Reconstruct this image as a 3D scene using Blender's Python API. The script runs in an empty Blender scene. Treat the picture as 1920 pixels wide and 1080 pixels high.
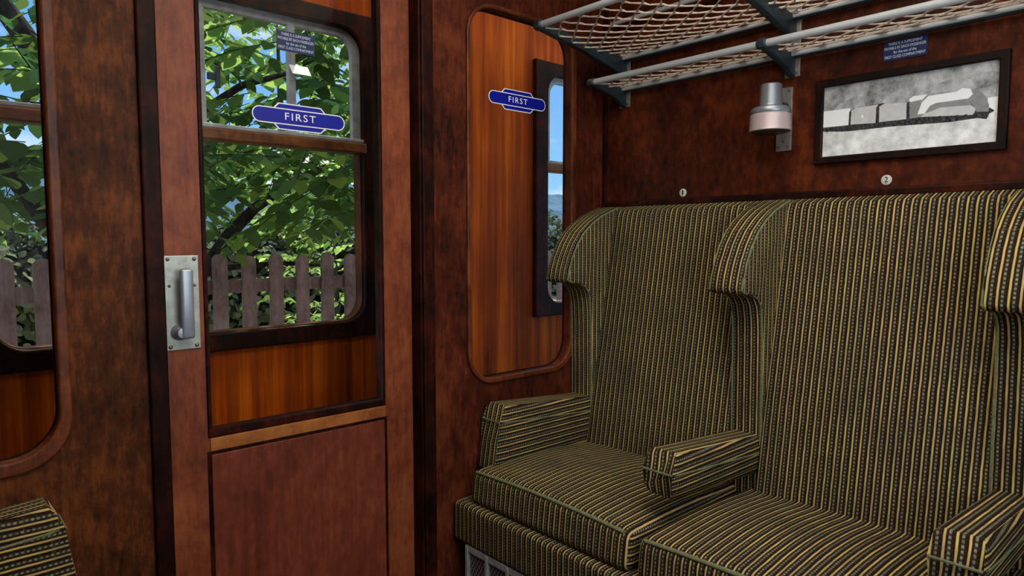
import bpy, bmesh, math, random
from mathutils import Vector, Matrix, noise as mnoise

random.seed(7)
scene = bpy.context.scene
COL = scene.collection
PI = math.pi
ORG = {}          # world position of each root's origin


def lin(v):
    v /= 255.0
    return v / 12.92 if v <= 0.04045 else ((v + 0.055) / 1.055) ** 2.4


def rgb(r, g, b):
    return (lin(r), lin(g), lin(b), 1.0)


# ------------------------------------------------------------------ materials
class NT:
    def __init__(self, name):
        self.m = bpy.data.materials.new(name)
        self.m.use_nodes = True
        self.t = self.m.node_tree
        self.t.nodes.clear()
        self.out = self.t.nodes.new('ShaderNodeOutputMaterial')

    def n(self, kind, **kw):
        nd = self.t.nodes.new(kind)
        for k, v in kw.items():
            setattr(nd, k, v)
        return nd

    def l(self, a, b):
        self.t.links.new(a, b)

    def math(self, op, a, b=None, c=None):
        nd = self.n('ShaderNodeMath', operation=op)
        for i, v in enumerate((a, b, c)):
            if v is None:
                continue
            if isinstance(v, (int, float)):
                nd.inputs[i].default_value = v
            else:
                self.l(v, nd.inputs[i])
        return nd.outputs[0]

    def ramp(self, fac, stops, interp='LINEAR'):
        nd = self.n('ShaderNodeValToRGB')
        cr = nd.color_ramp
        cr.interpolation = interp
        while len(cr.elements) < len(stops):
            cr.elements.new(0.5)
        for e, (p, c) in zip(cr.elements, stops):
            e.position = p
            e.color = c
        self.l(fac, nd.inputs[0])
        return nd.outputs[0]

    def mix(self, fac, a, b, blend='MIX'):
        nd = self.n('ShaderNodeMix', data_type='RGBA', blend_type=blend)
        if isinstance(fac, (int, float)):
            nd.inputs[0].default_value = fac
        else:
            self.l(fac, nd.inputs[0])
        for i, v in ((6, a), (7, b)):
            if isinstance(v, tuple):
                nd.inputs[i].default_value = v
            else:
                self.l(v, nd.inputs[i])
        return nd.outputs[2]

    def noise(self, vec, scale, detail=4, rough=0.6, dist=0.0):
        nd = self.n('ShaderNodeTexNoise')
        nd.inputs['Scale'].default_value = scale
        nd.inputs['Detail'].default_value = detail
        nd.inputs['Roughness'].default_value = rough
        nd.inputs['Distortion'].default_value = dist
        if vec is not None:
            self.l(vec, nd.inputs['Vector'])
        return nd.outputs[0]

    def obj(self, scale=(1, 1, 1)):
        tc = self.n('ShaderNodeTexCoord')
        mp = self.n('ShaderNodeMapping')
        mp.inputs['Scale'].default_value = scale
        self.l(tc.outputs['Object'], mp.inputs['Vector'])
        return mp.outputs[0]

    def done(self, color, rough=0.6, metal=0.0, spec=0.4, bump=None, bstr=0.2, bdist=0.002):
        p = self.n('ShaderNodeBsdfPrincipled')
        if isinstance(color, tuple):
            p.inputs['Base Color'].default_value = color
        else:
            self.l(color, p.inputs['Base Color'])
        if isinstance(rough, (int, float)):
            p.inputs['Roughness'].default_value = rough
        else:
            self.l(rough, p.inputs['Roughness'])
        p.inputs['Metallic'].default_value = metal
        p.inputs['Specular IOR Level'].default_value = spec
        if bump is not None:
            b = self.n('ShaderNodeBump')
            b.inputs['Strength'].default_value = bstr
            b.inputs['Distance'].default_value = bdist
            self.l(bump, b.inputs['Height'])
            self.l(b.outputs[0], p.inputs['Normal'])
        self.l(p.outputs[0], self.out.inputs[0])
        return self.m


def plain(name, c, rough=0.6, metal=0.0, spec=0.4, var=0.15, scale=30):
    t = NT(name)
    f = t.noise(t.obj(), scale, 3)
    d = tuple(x * (1 - var) for x in c[:3]) + (1,)
    u = tuple(min(1, x * (1 + var)) for x in c[:3]) + (1,)
    return t.done(t.ramp(f, [(0.3, d), (0.7, u)]), rough, metal, spec)


def mottled(name, dark, mid, light, blotch=3.0, grain=(70, 70, 5), rough=0.5, spec=0.3, red=None):
    """old varnished veneer: soft large blotches, fine vertical grain, darker stains"""
    t = NT(name)
    v = t.obj()
    a = t.noise(v, blotch, 5, 0.62, 0.6)
    b = t.noise(t.obj(grain), 1.0, 5, 0.65)
    c = t.noise(t.obj((34, 34, 20)), 1.0, 5, 0.75)
    s = t.math('ADD', t.math('MULTIPLY', a, 0.46), t.math('ADD', t.math('MULTIPLY', b, 0.26), t.math('MULTIPLY', c, 0.28)))
    col = t.ramp(s, [(0.39, dark), (0.5, mid), (0.61, light)])
    if red:
        sx = t.n('ShaderNodeSeparateXYZ')
        t.l(v, sx.inputs[0])
        col = t.mix(t.ramp(sx.outputs[1], [(0.6, (0, 0, 0, 1)), (0.9, (1, 1, 1, 1))]), col, t.ramp(s, [(0.39, red[0]), (0.5, red[1]), (0.61, red[2])]))
    return t.done(col, rough, 0, spec, b, 0.12, 0.001)


def streaky(name, dark, mid, light, across=(1, 22, 0.9)):
    """straight-grained orange veneer with long vertical streaks"""
    t = NT(name)
    a = t.noise(t.obj(across), 1.0, 4, 0.6, 0.3)
    b = t.noise(t.obj(tuple(k * 5 if k > 2 else k * 1.5 for k in across)), 1.0, 3, 0.6)
    c = t.noise(t.obj((2, 2, 2)), 1.0, 3, 0.5)
    s = t.math('ADD', t.math('MULTIPLY', a, 0.55), t.math('ADD', t.math('MULTIPLY', b, 0.2), t.math('MULTIPLY', c, 0.25)))
    col = t.ramp(s, [(0.36, dark), (0.5, mid), (0.66, light)])
    return t.done(col, 0.5, 0, 0.08, b, 0.05, 0.001)


def make_fabric():
    t = NT('striped_moquette')
    uv = t.n('ShaderNodeUVMap')
    sp = t.n('ShaderNodeSeparateXYZ')
    t.l(uv.outputs[0], sp.inputs[0])
    u, v = sp.outputs[0], sp.outputs[1]
    wob = t.noise(uv.outputs[0], 24, 2)
    P = 0.0208
    s = t.math('FRACT', t.math('DIVIDE', t.math('ADD', u, t.math('MULTIPLY', t.math('SUBTRACT', wob, 0.5), 0.0022)), P))
    cell = t.math('FLOOR', t.math('DIVIDE', u, P))
    wn = t.n('ShaderNodeTexWhiteNoise', noise_dimensions='1D')
    t.l(cell, wn.inputs['W'])
    # tan stripe, maroon-black ground, green-grey slub column, black ground
    tan = t.mix(wn.outputs['Value'], rgb(204, 184, 98), rgb(208, 172, 112))
    fade = t.noise(uv.outputs[0], 9, 3)
    tan = t.mix(t.ramp(fade, [(0.38, (0, 0, 0, 1)), (0.66, (1, 1, 1, 1))]), tan, rgb(150, 136, 96))
    dv = t.math('FRACT', t.math('ADD', t.math('DIVIDE', v, 0.0095), t.math('MULTIPLY', wn.outputs['Value'], 5.0)))
    dot = t.ramp(dv, [(0.0, (0, 0, 0, 1)), (0.22, (1, 1, 1, 1)), (0.55, (1, 1, 1, 1)), (0.72, (0, 0, 0, 1))])
    slubl = t.mix(t.noise(uv.outputs[0], 130, 2), rgb(94, 104, 82), rgb(164, 170, 146))
    dot = t.math('MULTIPLY', dot, t.ramp(t.noise(uv.outputs[0], 160, 3), [(0.34, (0.25, 0.25, 0.25, 1)), (0.6, (1, 1, 1, 1))]))
    slub = t.mix(dot, rgb(56, 58, 40), slubl)
    red = t.mix(dot, rgb(62, 24, 18), rgb(28, 18, 12))
    ground = rgb(25, 21, 12)

    def band(lo, hi, soft=0.035):
        return t.ramp(s, [(max(0, lo - soft), (0, 0, 0, 1)), (lo + soft, (1, 1, 1, 1)), (hi - soft, (1, 1, 1, 1)), (min(1, hi + soft), (0, 0, 0, 1))])
    c = t.mix(band(0.30, 0.44), ground, red)
    c = t.mix(band(0.76, 0.90), c, red)
    c = t.mix(band(0.48, 0.70), c, slub)
    c = t.mix(band(0.05, 0.25), c, tan)
    # faint weft threads
    wf = t.noise(None, 1.0, 2)
    mp = t.n('ShaderNodeMapping')
    mp.inputs['Scale'].default_value = (6, 420, 1)
    t.l(uv.outputs[0], mp.inputs['Vector'])
    t.l(mp.outputs[0], t.t.nodes[-2].inputs['Vector']) if False else None
    wnoise = t.n('ShaderNodeTexNoise')
    wnoise.inputs['Scale'].default_value = 1.0
    t.l(mp.outputs[0], wnoise.inputs['Vector'])
    c = t.mix(t.math('MULTIPLY', t.ramp(wnoise.outputs[0], [(0.6, (0, 0, 0, 1)), (0.72, (1, 1, 1, 1))]), 0.4), c, rgb(110, 104, 68))
    hgt = t.math('ADD', t.math('MULTIPLY', band(0.05, 0.25), 1.0), t.math('MULTIPLY', dot, 0.4))
    return t.done(c, 0.9, 0, 0.12, hgt, 0.25, 0.001)


def make_glass():
    t = NT('window_glass')
    tr = t.n('ShaderNodeBsdfTransparent')
    tr.inputs[0].default_value = (0.97, 0.98, 0.97, 1)
    gl = t.n('ShaderNodeBsdfGlossy')
    gl.inputs['Roughness'].default_value = 0.04
    mx = t.n('ShaderNodeMixShader')
    mx.inputs[0].default_value = 0.0015
    t.l(tr.outputs[0], mx.inputs[1])
    t.l(gl.outputs[0], mx.inputs[2])
    t.l(mx.outputs[0], t.out.inputs[0])
    return t.m


def make_leaf(name, dark, light, trans, tfac=0.45):
    t = NT(name)
    g = t.n('ShaderNodeNewGeometry')
    col = t.mix(g.outputs['Random Per Island'], dark, light)
    d = t.n('ShaderNodeBsdfDiffuse')
    t.l(col, d.inputs[0])
    tl = t.n('ShaderNodeBsdfTranslucent')
    t.l(t.mix(g.outputs['Random Per Island'], trans, tuple(x * 0.7 for x in trans[:3]) + (1,)), tl.inputs[0])
    mx = t.n('ShaderNodeMixShader')
    t.l(t.ramp(g.outputs['Random Per Island'], [(0.60, (tfac * 0.18,) * 3 + (1,)), (0.84, (tfac,) * 3 + (1,))]), mx.inputs[0])
    t.l(d.outputs[0], mx.inputs[1])
    t.l(tl.outputs[0], mx.inputs[2])
    t.l(mx.outputs[0], t.out.inputs[0])
    return t.m


M = {}
M['fabric'] = make_fabric()
M['piping'] = plain('piping_cord', rgb(112, 114, 82), 0.85, 0, 0.15, 0.25, 120)
M['glass'] = make_glass()
M['wall'] = mottled('corridor_veneer', rgb(30, 14, 6), rgb(78, 39, 18), rgb(122, 66, 30), 3.0, (70, 70, 14), 0.55, 0.12, (rgb(36, 13, 8), rgb(78, 33, 19), rgb(112, 54, 30)))
M['wallback'] = mottled('back_veneer', rgb(32, 12, 6), rgb(72, 29, 14), rgb(108, 48, 20), 2.6, (50, 50, 26), 0.55, 0.12)
M['door'] = mottled('door_veneer', rgb(88, 40, 22), rgb(128, 62, 36), rgb(156, 86, 46), 3.5, (60, 60, 9), 0.5)
M['doorpanel'] = mottled('door_panel_veneer', rgb(92, 40, 24), rgb(122, 56, 36), rgb(146, 78, 48), 2.4, (60, 60, 6), 0.5)
M['rail'] = mottled('rail_veneer', rgb(118, 60, 30), rgb(158, 92, 44), rgb(176, 112, 54), 5, (40, 6, 40), 0.5)
M['dark'] = mottled('dark_moulding', rgb(14, 6, 4), rgb(34, 14, 8), rgb(70, 24, 13), 5, (50, 50, 5), 0.5, 0.1)
M['frameblack'] = mottled('black_frame', rgb(10, 5, 3), rgb(24, 11, 7), rgb(44, 18, 11), 5, (50, 50, 5), 0.5, 0.15)
M['mould'] = mottled('brown_moulding', rgb(42, 18, 8), rgb(92, 44, 20), rgb(132, 66, 30), 5, (50, 50, 8), 0.45)
M['orange'] = streaky('orange_veneer', rgb(88, 31, 4), rgb(148, 61, 7), rgb(218, 108, 16), (1, 13, 0.7))
M['transom'] = mottled('transom_wood', rgb(60, 30, 12), rgb(108, 60, 24), rgb(140, 86, 38), 6, (40, 8, 60), 0.5)
M['alu'] = plain('weathered_aluminium', rgb(158, 160, 162), 0.55, 0.1, 0.4, 0.25, 25)
M['rod'] = plain('grey_rod', rgb(186, 188, 190), 0.45, 0.0, 0.5, 0.06, 20)
M['slate'] = plain('slate_paint', rgb(44, 56, 63), 0.45, 0.1, 0.5, 0.25, 14)
M['bracket'] = plain('bracket_metal', rgb(148, 146, 138), 0.45, 0.4, 0.5, 0.2, 40)
M['plate'] = plain('handle_plate', rgb(172, 176, 166), 0.4, 0.45, 0.5, 0.2, 45)
M['handle'] = plain('handle_metal', rgb(158, 166, 176), 0.35, 0.45, 0.5, 0.08, 20)
M['screw'] = plain('screw_metal', rgb(118, 116, 104), 0.4, 0.5, 0.5, 0.2, 60)
M['net'] = plain('net_cord', rgb(196, 178, 162), 0.9, 0, 0.15, 0.25, 90)
M['lampbody'] = plain('lamp_grey', rgb(150, 156, 164), 0.35, 0.55, 0.5, 0.06, 20)
M['lampring'] = plain('lamp_ring_pink', rgb(205, 186, 184), 0.4, 0.3, 0.5, 0.05, 20)
M['lamplens'] = plain('lamp_lens', rgb(66, 58, 60), 0.4, 0.0, 0.5, 0.1, 20)
M['blue'] = plain('sign_blue', rgb(12, 22, 150), 0.45, 0, 0.3, 0.05, 10)
M['navy'] = plain('notice_navy', rgb(26, 42, 86), 0.5, 0, 0.3, 0.2, 20)
M['white'] = plain('sign_white', rgb(248, 248, 250), 0.5, 0, 0.3, 0.02, 10)
M['notewhite'] = plain('notice_lettering', rgb(205, 214, 228), 0.5, 0, 0.3, 0.05, 60)
M['disc'] = plain('number_disc', rgb(206, 202, 192), 0.5, 0, 0.3, 0.06, 80)
M['ink'] = plain('black_ink', rgb(20, 18, 16), 0.5, 0, 0.2, 0.1, 30)
M['fence'] = mottled('weathered_fence', rgb(112, 99, 97), rgb(150, 134, 131), rgb(178, 162, 158), 4, (40, 40, 3), 0.8, 0.1)
M['bark'] = mottled('bark', rgb(38, 34, 32), rgb(66, 60, 56), rgb(98, 90, 84), 6, (40, 40, 6), 0.9, 0.1)
M['leaf'] = make_leaf('leaf_green', rgb(50, 84, 52), rgb(96, 132, 76), rgb(196, 236, 120), 0.62)
M['leafpale'] = make_leaf('leaf_pale_green', rgb(140, 180, 90), rgb(196, 222, 140), rgb(205, 240, 120), 0.75)
M['hedge'] = make_leaf('hedge_leaf', rgb(70, 76, 54), rgb(140, 142, 108), rgb(130, 140, 80), 0.25)
M['shrub'] = make_leaf('shrub_leaf', rgb(84, 92, 76), rgb(128, 134, 112), rgb(120, 130, 90), 0.25)
M['carpet'] = plain('dark_carpet', rgb(48, 30, 26), 0.95, 0, 0.1, 0.3, 60)
M['ceil'] = plain('cream_ceiling', rgb(196, 186, 160), 0.7, 0, 0.2, 0.05, 8)


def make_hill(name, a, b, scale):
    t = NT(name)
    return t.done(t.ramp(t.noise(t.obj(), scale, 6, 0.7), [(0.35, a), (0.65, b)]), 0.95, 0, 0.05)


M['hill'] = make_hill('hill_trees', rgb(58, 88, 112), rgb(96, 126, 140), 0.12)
M['ground'] = make_hill('dry_grass_ground', rgb(84, 86, 52), rgb(196, 186, 142), 0.9)


def make_grille():
    t = NT('expanded_mesh')
    tc = t.n('ShaderNodeTexCoord')
    sp = t.n('ShaderNodeSeparateXYZ')
    t.l(tc.outputs['Object'], sp.inputs[0])
    a = t.math('PINGPONG', t.math('ADD', sp.outputs[0], t.math('MULTIPLY', sp.outputs[2], 0.6)), 0.007)
    b = t.math('PINGPONG', t.math('SUBTRACT', sp.outputs[0], t.math('MULTIPLY', sp.outputs[2], 0.6)), 0.007)
    mn = t.math('MINIMUM', a, b)
    return t.done(t.ramp(t.math('DIVIDE', mn, 0.007), [(0.2, rgb(140, 138, 140)), (0.4, rgb(24, 24, 26))]), 0.5, 0.2, 0.4)


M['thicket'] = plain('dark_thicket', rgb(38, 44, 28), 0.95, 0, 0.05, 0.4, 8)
M['grille'] = make_grille()
M['pbg'] = make_hill('picture_trees', rgb(88, 88, 88), rgb(206, 206, 206), 15)
M['pbush'] = make_hill('picture_bush', rgb(128, 128, 128), rgb(206, 206, 206), 18)
M['pfield'] = make_hill('picture_field', rgb(196, 196, 196), rgb(255, 255, 255), 22)
M['pwhite'] = plain('picture_white', rgb(252, 252, 252), 0.6, 0, 0.1, 0.02)
M['plight'] = plain('picture_light_grey', rgb(206, 206, 206), 0.6, 0, 0.1, 0.08, 60)
M['pmid'] = plain('picture_mid_grey', rgb(146, 146, 146), 0.6, 0, 0.1, 0.15, 80)
M['pdark'] = make_hill('picture_dark', rgb(14, 14, 14), rgb(92, 92, 92), 140)


# ------------------------------------------------------------------ mesh builder
def rr(a0, a1, b0, b1, r, n=8, corners=(1, 1, 1, 1)):
    """rounded rectangle outline, corners: bl, br, tr, tl"""
    pts = []
    for (cx, cy, st, on) in ((a0 + r, b0 + r, PI, corners[0]), (a1 - r, b0 + r, 1.5 * PI, corners[1]),
                             (a1 - r, b1 - r, 0, corners[2]), (a0 + r, b1 - r, 0.5 * PI, corners[3])):
        if on and r > 0:
            for i in range(n + 1):
                t = st + i / n * PI / 2
                pts.append((cx + r * math.cos(t), cy + r * math.sin(t)))
        else:
            pts.append((cx + (r if math.cos(st + PI / 4) > 0 else -r), cy + (r if math.sin(st + PI / 4) > 0 else -r)))
    return pts


def plate_data(outer, holes, depth, bevel=0.0):
    cu = bpy.data.curves.new('tmp', 'CURVE')
    cu.dimensions = '2D'
    cu.fill_mode = 'BOTH'
    cu.extrude = max(0, depth / 2 - bevel)
    cu.bevel_depth = bevel
    cu.bevel_resolution = 1
    if bevel:
        cu.offset = -bevel
    for loop in [outer] + list(holes):
        sp = cu.splines.new('POLY')
        sp.points.add(len(loop) - 1)
        for p, (x, y) in zip(sp.points, loop):
            p.co = (x, y, 0, 1)
        sp.use_cyclic_u = True
    o = bpy.data.objects.new('tmp', cu)
    COL.objects.link(o)
    dg = bpy.context.evaluated_depsgraph_get()
    me = bpy.data.meshes.new_from_object(o.evaluated_get(dg))
    bpy.data.objects.remove(o)
    bpy.data.curves.remove(cu)
    return me


def text_data(s, size, width=None, spacing=1.0):
    cu = bpy.data.curves.new('tmp', 'FONT')
    cu.body = s
    cu.size = size
    cu.align_x = 'CENTER'
    cu.align_y = 'CENTER'
    cu.space_character = spacing
    cu.extrude = 0.0004
    cu.resolution_u = 3
    o = bpy.data.objects.new('tmp', cu)
    COL.objects.link(o)
    dg = bpy.context.evaluated_depsgraph_get()
    me = bpy.data.meshes.new_from_object(o.evaluated_get(dg))
    bpy.data.objects.remove(o)
    bpy.data.curves.remove(cu)
    xs = [v.co.x for v in me.vertices]
    cx = (max(xs) + min(xs)) / 2
    k = width / (max(xs) - min(xs)) if width else 1
    for v in me.vertices:
        v.co.x = (v.co.x - cx) * k
    return me


def planeX(X):    # faces +X: local a -> Y, b -> Z, c -> +X
    return Matrix(((0, 0, 1, X), (1, 0, 0, 0), (0, 1, 0, 0), (0, 0, 0, 1)))


def planeY(Y):    # faces -Y: local a -> X, b -> Z, c -> -Y
    return Matrix(((1, 0, 0, 0), (0, 0, -1, Y), (0, 1, 0, 0), (0, 0, 0, 1)))


class MB:
    def __init__(self):
        self.bm = bmesh.new()

    def _merge(self, tmp, mat=0):
        for f in tmp.faces:
            f.material_index = mat
        me = bpy.data.meshes.new('t')
        tmp.to_mesh(me)
        tmp.free()
        self.bm.from_mesh(me)
        bpy.data.meshes.remove(me)
        return self

    def mesh(self, me, mtx=None, mat=0):
        if mtx is not None:
            me.transform(mtx)
        for p in me.polygons:
            p.material_index = mat
        self.bm.from_mesh(me)
        bpy.data.meshes.remove(me)
        return self

    def plate(self, outer, holes, depth, mtx, bevel=0.0, mat=0):
        return self.mesh(plate_data(outer, holes, depth, bevel), mtx, mat)

    def text(self, s, size, width, mtx, mat=0, spacing=1.0):
        return self.mesh(text_data(s, size, width, spacing), mtx, mat)

    def box(self, x0, x1, y0, y1, z0, z1, bev=0.0, seg=2, mat=0):
        t = bmesh.new()
        bmesh.ops.create_cube(t, size=1)
        for v in t.verts:
            v.co = Vector(((x0 + x1) / 2 + v.co.x * (x1 - x0), (y0 + y1) / 2 + v.co.y * (y1 - y0), (z0 + z1) / 2 + v.co.z * (z1 - z0)))
        if bev > 0:
            bmesh.ops.bevel(t, geom=t.edges[:], offset=bev, segments=seg, profile=0.5, affect='EDGES')
        return self._merge(t, mat)

    def prism(self, prof, x0, x1, bev=0.0, seg=2, mat=0, fn=None, cuts=0):
        """profile in (Y, Z), extruded along X"""
        t = bmesh.new()
        a = [t.verts.new((x0, y, z)) for y, z in prof]
        b = [t.verts.new((x1, y, z)) for y, z in prof]
        t.faces.new(a)
        t.faces.new(b)
        n = len(prof)
        for i in range(n):
            t.faces.new((a[i], a[(i + 1) % n], b[(i + 1) % n], b[i]))
        bmesh.ops.recalc_face_normals(t, faces=t.faces[:])
        if bev > 0:
            ends = [e for e in t.edges if abs(e.verts[0].co.x - e.verts[1].co.x) < 1e-6]
            bmesh.ops.bevel(t, geom=ends, offset=bev, segments=seg, profile=0.5, affect='EDGES', clamp_overlap=True)
        if fn:
            for v in t.verts:
                v.co = Vector(fn(v.co))
        return self._merge(t, mat)

    def tube(self, pts, r, n=8, mat=0, cap=True):
        t = bmesh.new()
        pts = [Vector(p) for p in pts]
        rs = r if isinstance(r, (list, tuple)) else [r] * len(pts)
        rings = []
        up = Vector((0, 0, 1))
        for i, p in enumerate(pts):
            d = (pts[min(i + 1, len(pts) - 1)] - pts[max(i - 1, 0)]).normalized()
            ref = up if abs(d.dot(up)) < 0.95 else Vector((1, 0, 0))
            s = d.cross(ref).normalized()
            q = s.cross(d).normalized()
            rings.append([t.verts.new(p + (s * math.cos(2 * PI * k / n) + q * math.sin(2 * PI * k / n)) * rs[i]) for k in range(n)])
        for i in range(len(rings) - 1):
            for k in range(n):
                t.faces.new((rings[i][k], rings[i][(k + 1) % n], rings[i + 1][(k + 1) % n], rings[i + 1][k]))
        if cap:
            t.faces.new(rings[0])
            t.faces.new(rings[-1])
        bmesh.ops.recalc_face_normals(t, faces=t.faces[:])
        return self._merge(t, mat)

    def lathe(self, prof, c, axis='Z', n=32, mat=0):
        """profile [(radius, height)], revolved about an axis through c"""
        t = bmesh.new()
        rings = []
        for r, h in prof:
            ring = []
            for k in range(n):
                a = 2 * PI * k / n
                x, y = r * math.cos(a), r * math.sin(a)
                p = {'Z': (x, y, h), 'X': (h, x, y), 'Y': (x, -h, y)}[axis]
                ring.append(t.verts.new(Vector(c) + Vector(p)))
            rings.append(ring)
        for i in range(len(rings) - 1):
            for k in range(n):
                t.faces.new((rings[i][k], rings[i][(k + 1) % n], rings[i + 1][(k + 1) % n], rings[i + 1][k]))
        t.faces.new(rings[0])
        t.faces.new(rings[-1])
        bmesh.ops.recalc_face_normals(t, faces=t.faces[:])
        return self._merge(t, mat)

    def cushion(self, x0, x1, y0, y1, z0, z1, r, fn=None, mid=8, mat=0):
        """soft rounded block"""
        t = bmesh.new()
        lo, hi = Vector((x0, y0, z0)), Vector((x1, y1, z1))

        def axis(a, b):
            e = [0, 0.25, 0.5, 0.75, 1]
            return [a + r * k for k in e] + [a + r + (b - a - 2 * r) * k / mid for k in range(1, mid)] + [b - r * k for k in reversed(e)]
        ax = [axis(lo[i], hi[i]) for i in range(3)]
        for d in range(3):
            p, q = (d + 1) % 3, (d + 2) % 3
            for side in (lo[d], hi[d]):
                g = []
                for a in ax[p]:
                    row = []
                    for b in ax[q]:
                        co = [0, 0, 0]
                        co[d], co[p], co[q] = side, a, b
                        row.append(t.verts.new(co))
                    g.append(row)
                for i in range(len(g) - 1):
                    for j in range(len(g[0]) - 1):
                        t.faces.new((g[i][j], g[i + 1][j], g[i + 1][j + 1], g[i][j + 1]))
        bmesh.ops.remove_doubles(t, verts=t.verts[:], dist=1e-5)
        bmesh.ops.recalc_face_normals(t, faces=t.faces[:])
        for v in t.verts:
            inner = Vector([min(max(v.co[i], lo[i] + r), hi[i] - r) for i in range(3)])
            d = v.co - inner
            if d.length > 1e-9:
                v.co = inner + d.normalized() * r
            if fn:
                v.co = Vector(fn(v.co))
        return self._merge(t, mat)

    def build(self, name, mats, parent=None, smooth=None, uv=None):
        if not isinstance(mats, (list, tuple)):
            mats = [mats]
        bm = self.bm
        bm.normal_update()
        if uv:
            lay = bm.loops.layers.uv.new('UVMap')
            for f in bm.faces:
                n = f.normal
                for lp in f.loops:
                    c = lp.vert.co
                    if abs(n.x) > 0.75:
                        lp[lay].uv = (c.y, c.z) if uv == 'y' else (c.z, c.y)
                    else:
                        lp[lay].uv = (c.x, c.z if abs(n.y) > abs(n.z) * 0.8 else c.y)
        org = ORG.get(parent, Vector((0, 0, 0))) if parent else Vector((0, 0, 0))
        if org.length:
            bmesh.ops.translate(bm, verts=bm.verts[:], vec=-org)
        me = bpy.data.meshes.new(name)
        bm.to_mesh(me)
        bm.free()
        for m in mats:
            me.materials.append(m)
        if smooth is not None:
            for p in me.polygons:
                p.use_smooth = True
            me.set_sharp_from_angle(angle=math.radians(smooth))
        o = bpy.data.objects.new(name, me)
        COL.objects.link(o)
        if parent:
            o.parent = parent
            ORG[o] = org
        return o


def tag(o, label=None, cat=None, group=None, kind=None):
    if label:
        o['label'] = label
    if cat:
        o['category'] = cat
    if group:
        o['group'] = group
    if kind:
        o['kind'] = kind
    return o


def root(name, loc, label=None, cat=None, group=None, kind=None):
    o = bpy.data.objects.new(name, None)
    o.empty_display_size = 0.05
    COL.objects.link(o)
    o.location = loc
    ORG[o] = Vector(loc)
    return tag(o, label, cat, group, kind)


def copy_tree(o, parent=None):
    c = o.copy()
    COL.objects.link(c)
    if parent:
        c.parent = parent
    for ch in list(o.children):
        copy_tree(ch, c)
    return c


# ------------------------------------------------------------------ key dimensions
WX = -1.73            # corridor partition, compartment face
BY = 2.035            # back partition face
FY = -0.42            # front (opposite) partition face
RX = 0.395            # outer side wall
OX = -2.35            # corridor's outer wall, inner face
H = 2.3
DOORX = -1.777        # face of the sliding door (recessed)

# ------------------------------------------------------------------ setting: shell
def struct(mb, name, mat, smooth=None):
    return tag(mb.build(name, mat, None, smooth), kind='structure')


struct(MB().box(OX - 0.1, RX + 0.1, -2.2, 5.2, -0.06, 0.0), 'floor', M['carpet'])
struct(MB().box(OX - 0.1, RX + 0.1, -2.2, 5.2, H, H + 0.06), 'ceiling', M['ceil'])
# back partition with a sunk panel line
struct(MB().box(WX - 0.08, RX + 0.1, BY, BY + 0.06, 0, H), 'wall_back', M['wallback'])
struct(MB().box(WX - 0.08, RX + 0.1, FY - 0.06, FY, 0, H), 'wall_front', M['wallback'])
# outer side wall beside the camera, with its own large window
mb = MB().plate([(FY, 0), (BY, 0), (BY, H), (FY, H)], [rr(0.2, 1.42, 0.88, 1.98, 0.09)], 0.06, planeX(RX + 0.03))
struct(mb, 'wall_right', M['wallback'])
w = root('window_4', (RX + 0.03, 0.81, 0.88), kind='structure')
MB().plate(rr(0.14, 1.48, 0.82, 2.04, 0.1), [rr(0.21, 1.41, 0.89, 1.97, 0.085)], 0.07, planeX(RX + 0.02), 0.006).build('window_frame', M['dark'], w)
MB().plate(rr(0.2, 1.42, 0.88, 1.98, 0.09), [], 0.004, planeX(RX + 0.03)).build('pane', M['glass'], w)

# corridor partition: two glass lights and the doorway
LP = (-0.20, 0.232, 0.731, 1.952)
RP = (1.368, 1.847, 0.728, 1.952)
mb = MB().plate([(FY, 0), (0.43, 0), (0.43, 2.02), (1.20, 2.02), (1.20, 0), (BY, 0), (BY, H), (FY, H)],
                [rr(*LP, 0.095), rr(*RP, 0.095)], 0.04, planeX(WX - 0.02))
struct(mb, 'wall_left', M['wall'])
for i, P in enumerate((LP, RP)):
    w = root('window_%d' % (3 if i == 0 else 5), (WX, (P[0] + P[1]) / 2, P[2]), kind='structure')
    a0, a1, b0, b1 = P
    q = 0.022 if i == 0 else 0.013
    MB().plate(rr(a0 - q, a1 + 0.022, b0 - q * 1.3, b1 + q, 0.112), [rr(a0 + 0.001, a1 - 0.001, b0 + 0.001, b1 - 0.001, 0.095)], 0.012,
               planeX(WX + 0.003), 0.004).build('window_frame', M['mould'], w, 40)
    MB().plate(rr(a0 - 0.005, a1 + 0.005, b0 - 0.005, b1 + 0.005, 0.1), [rr(a0 + 0.003, a1 - 0.003, b0 + 0.003, b1 - 0.003, 0.093)], 0.008,
               planeX(WX - 0.034)).build('window_bead', M['dark'], w)
    MB().plate(rr(a0, a1, b0, b1, 0.095), [], 0.004, planeX(WX - 0.034)).build('pane', M['glass'], w)

# door architraves
for i, (y0, y1) in enumerate(((0.408, 0.449), (1.179, 1.221))):
    mb = MB().box(WX - 0.085, WX + 0.014, y0, y1, 0, 2.06, 0.004)
    if i:
        mb.box(WX - 0.085, WX + 0.004, y0 - 0.006, y0 + 0.01, 0, 2.0, 0.002)
    struct(mb, 'trim_%d' % (i + 1), M['dark'])
struct(MB().box(WX - 0.085, WX + 0.014, 0.408, 1.221, 2.0, 2.06, 0.004), 'trim_3', M['dark'])
# mouldings on the back wall
struct(MB().box(WX, WX + 0.02, BY - 0.012, BY, 1.32, H, 0.003), 'trim_4', M['dark'])
struct(MB().box(WX + 0.02, RX, BY - 0.016, BY, 1.318, 1.342, 0.005), 'trim_5', M['dark'])

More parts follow.
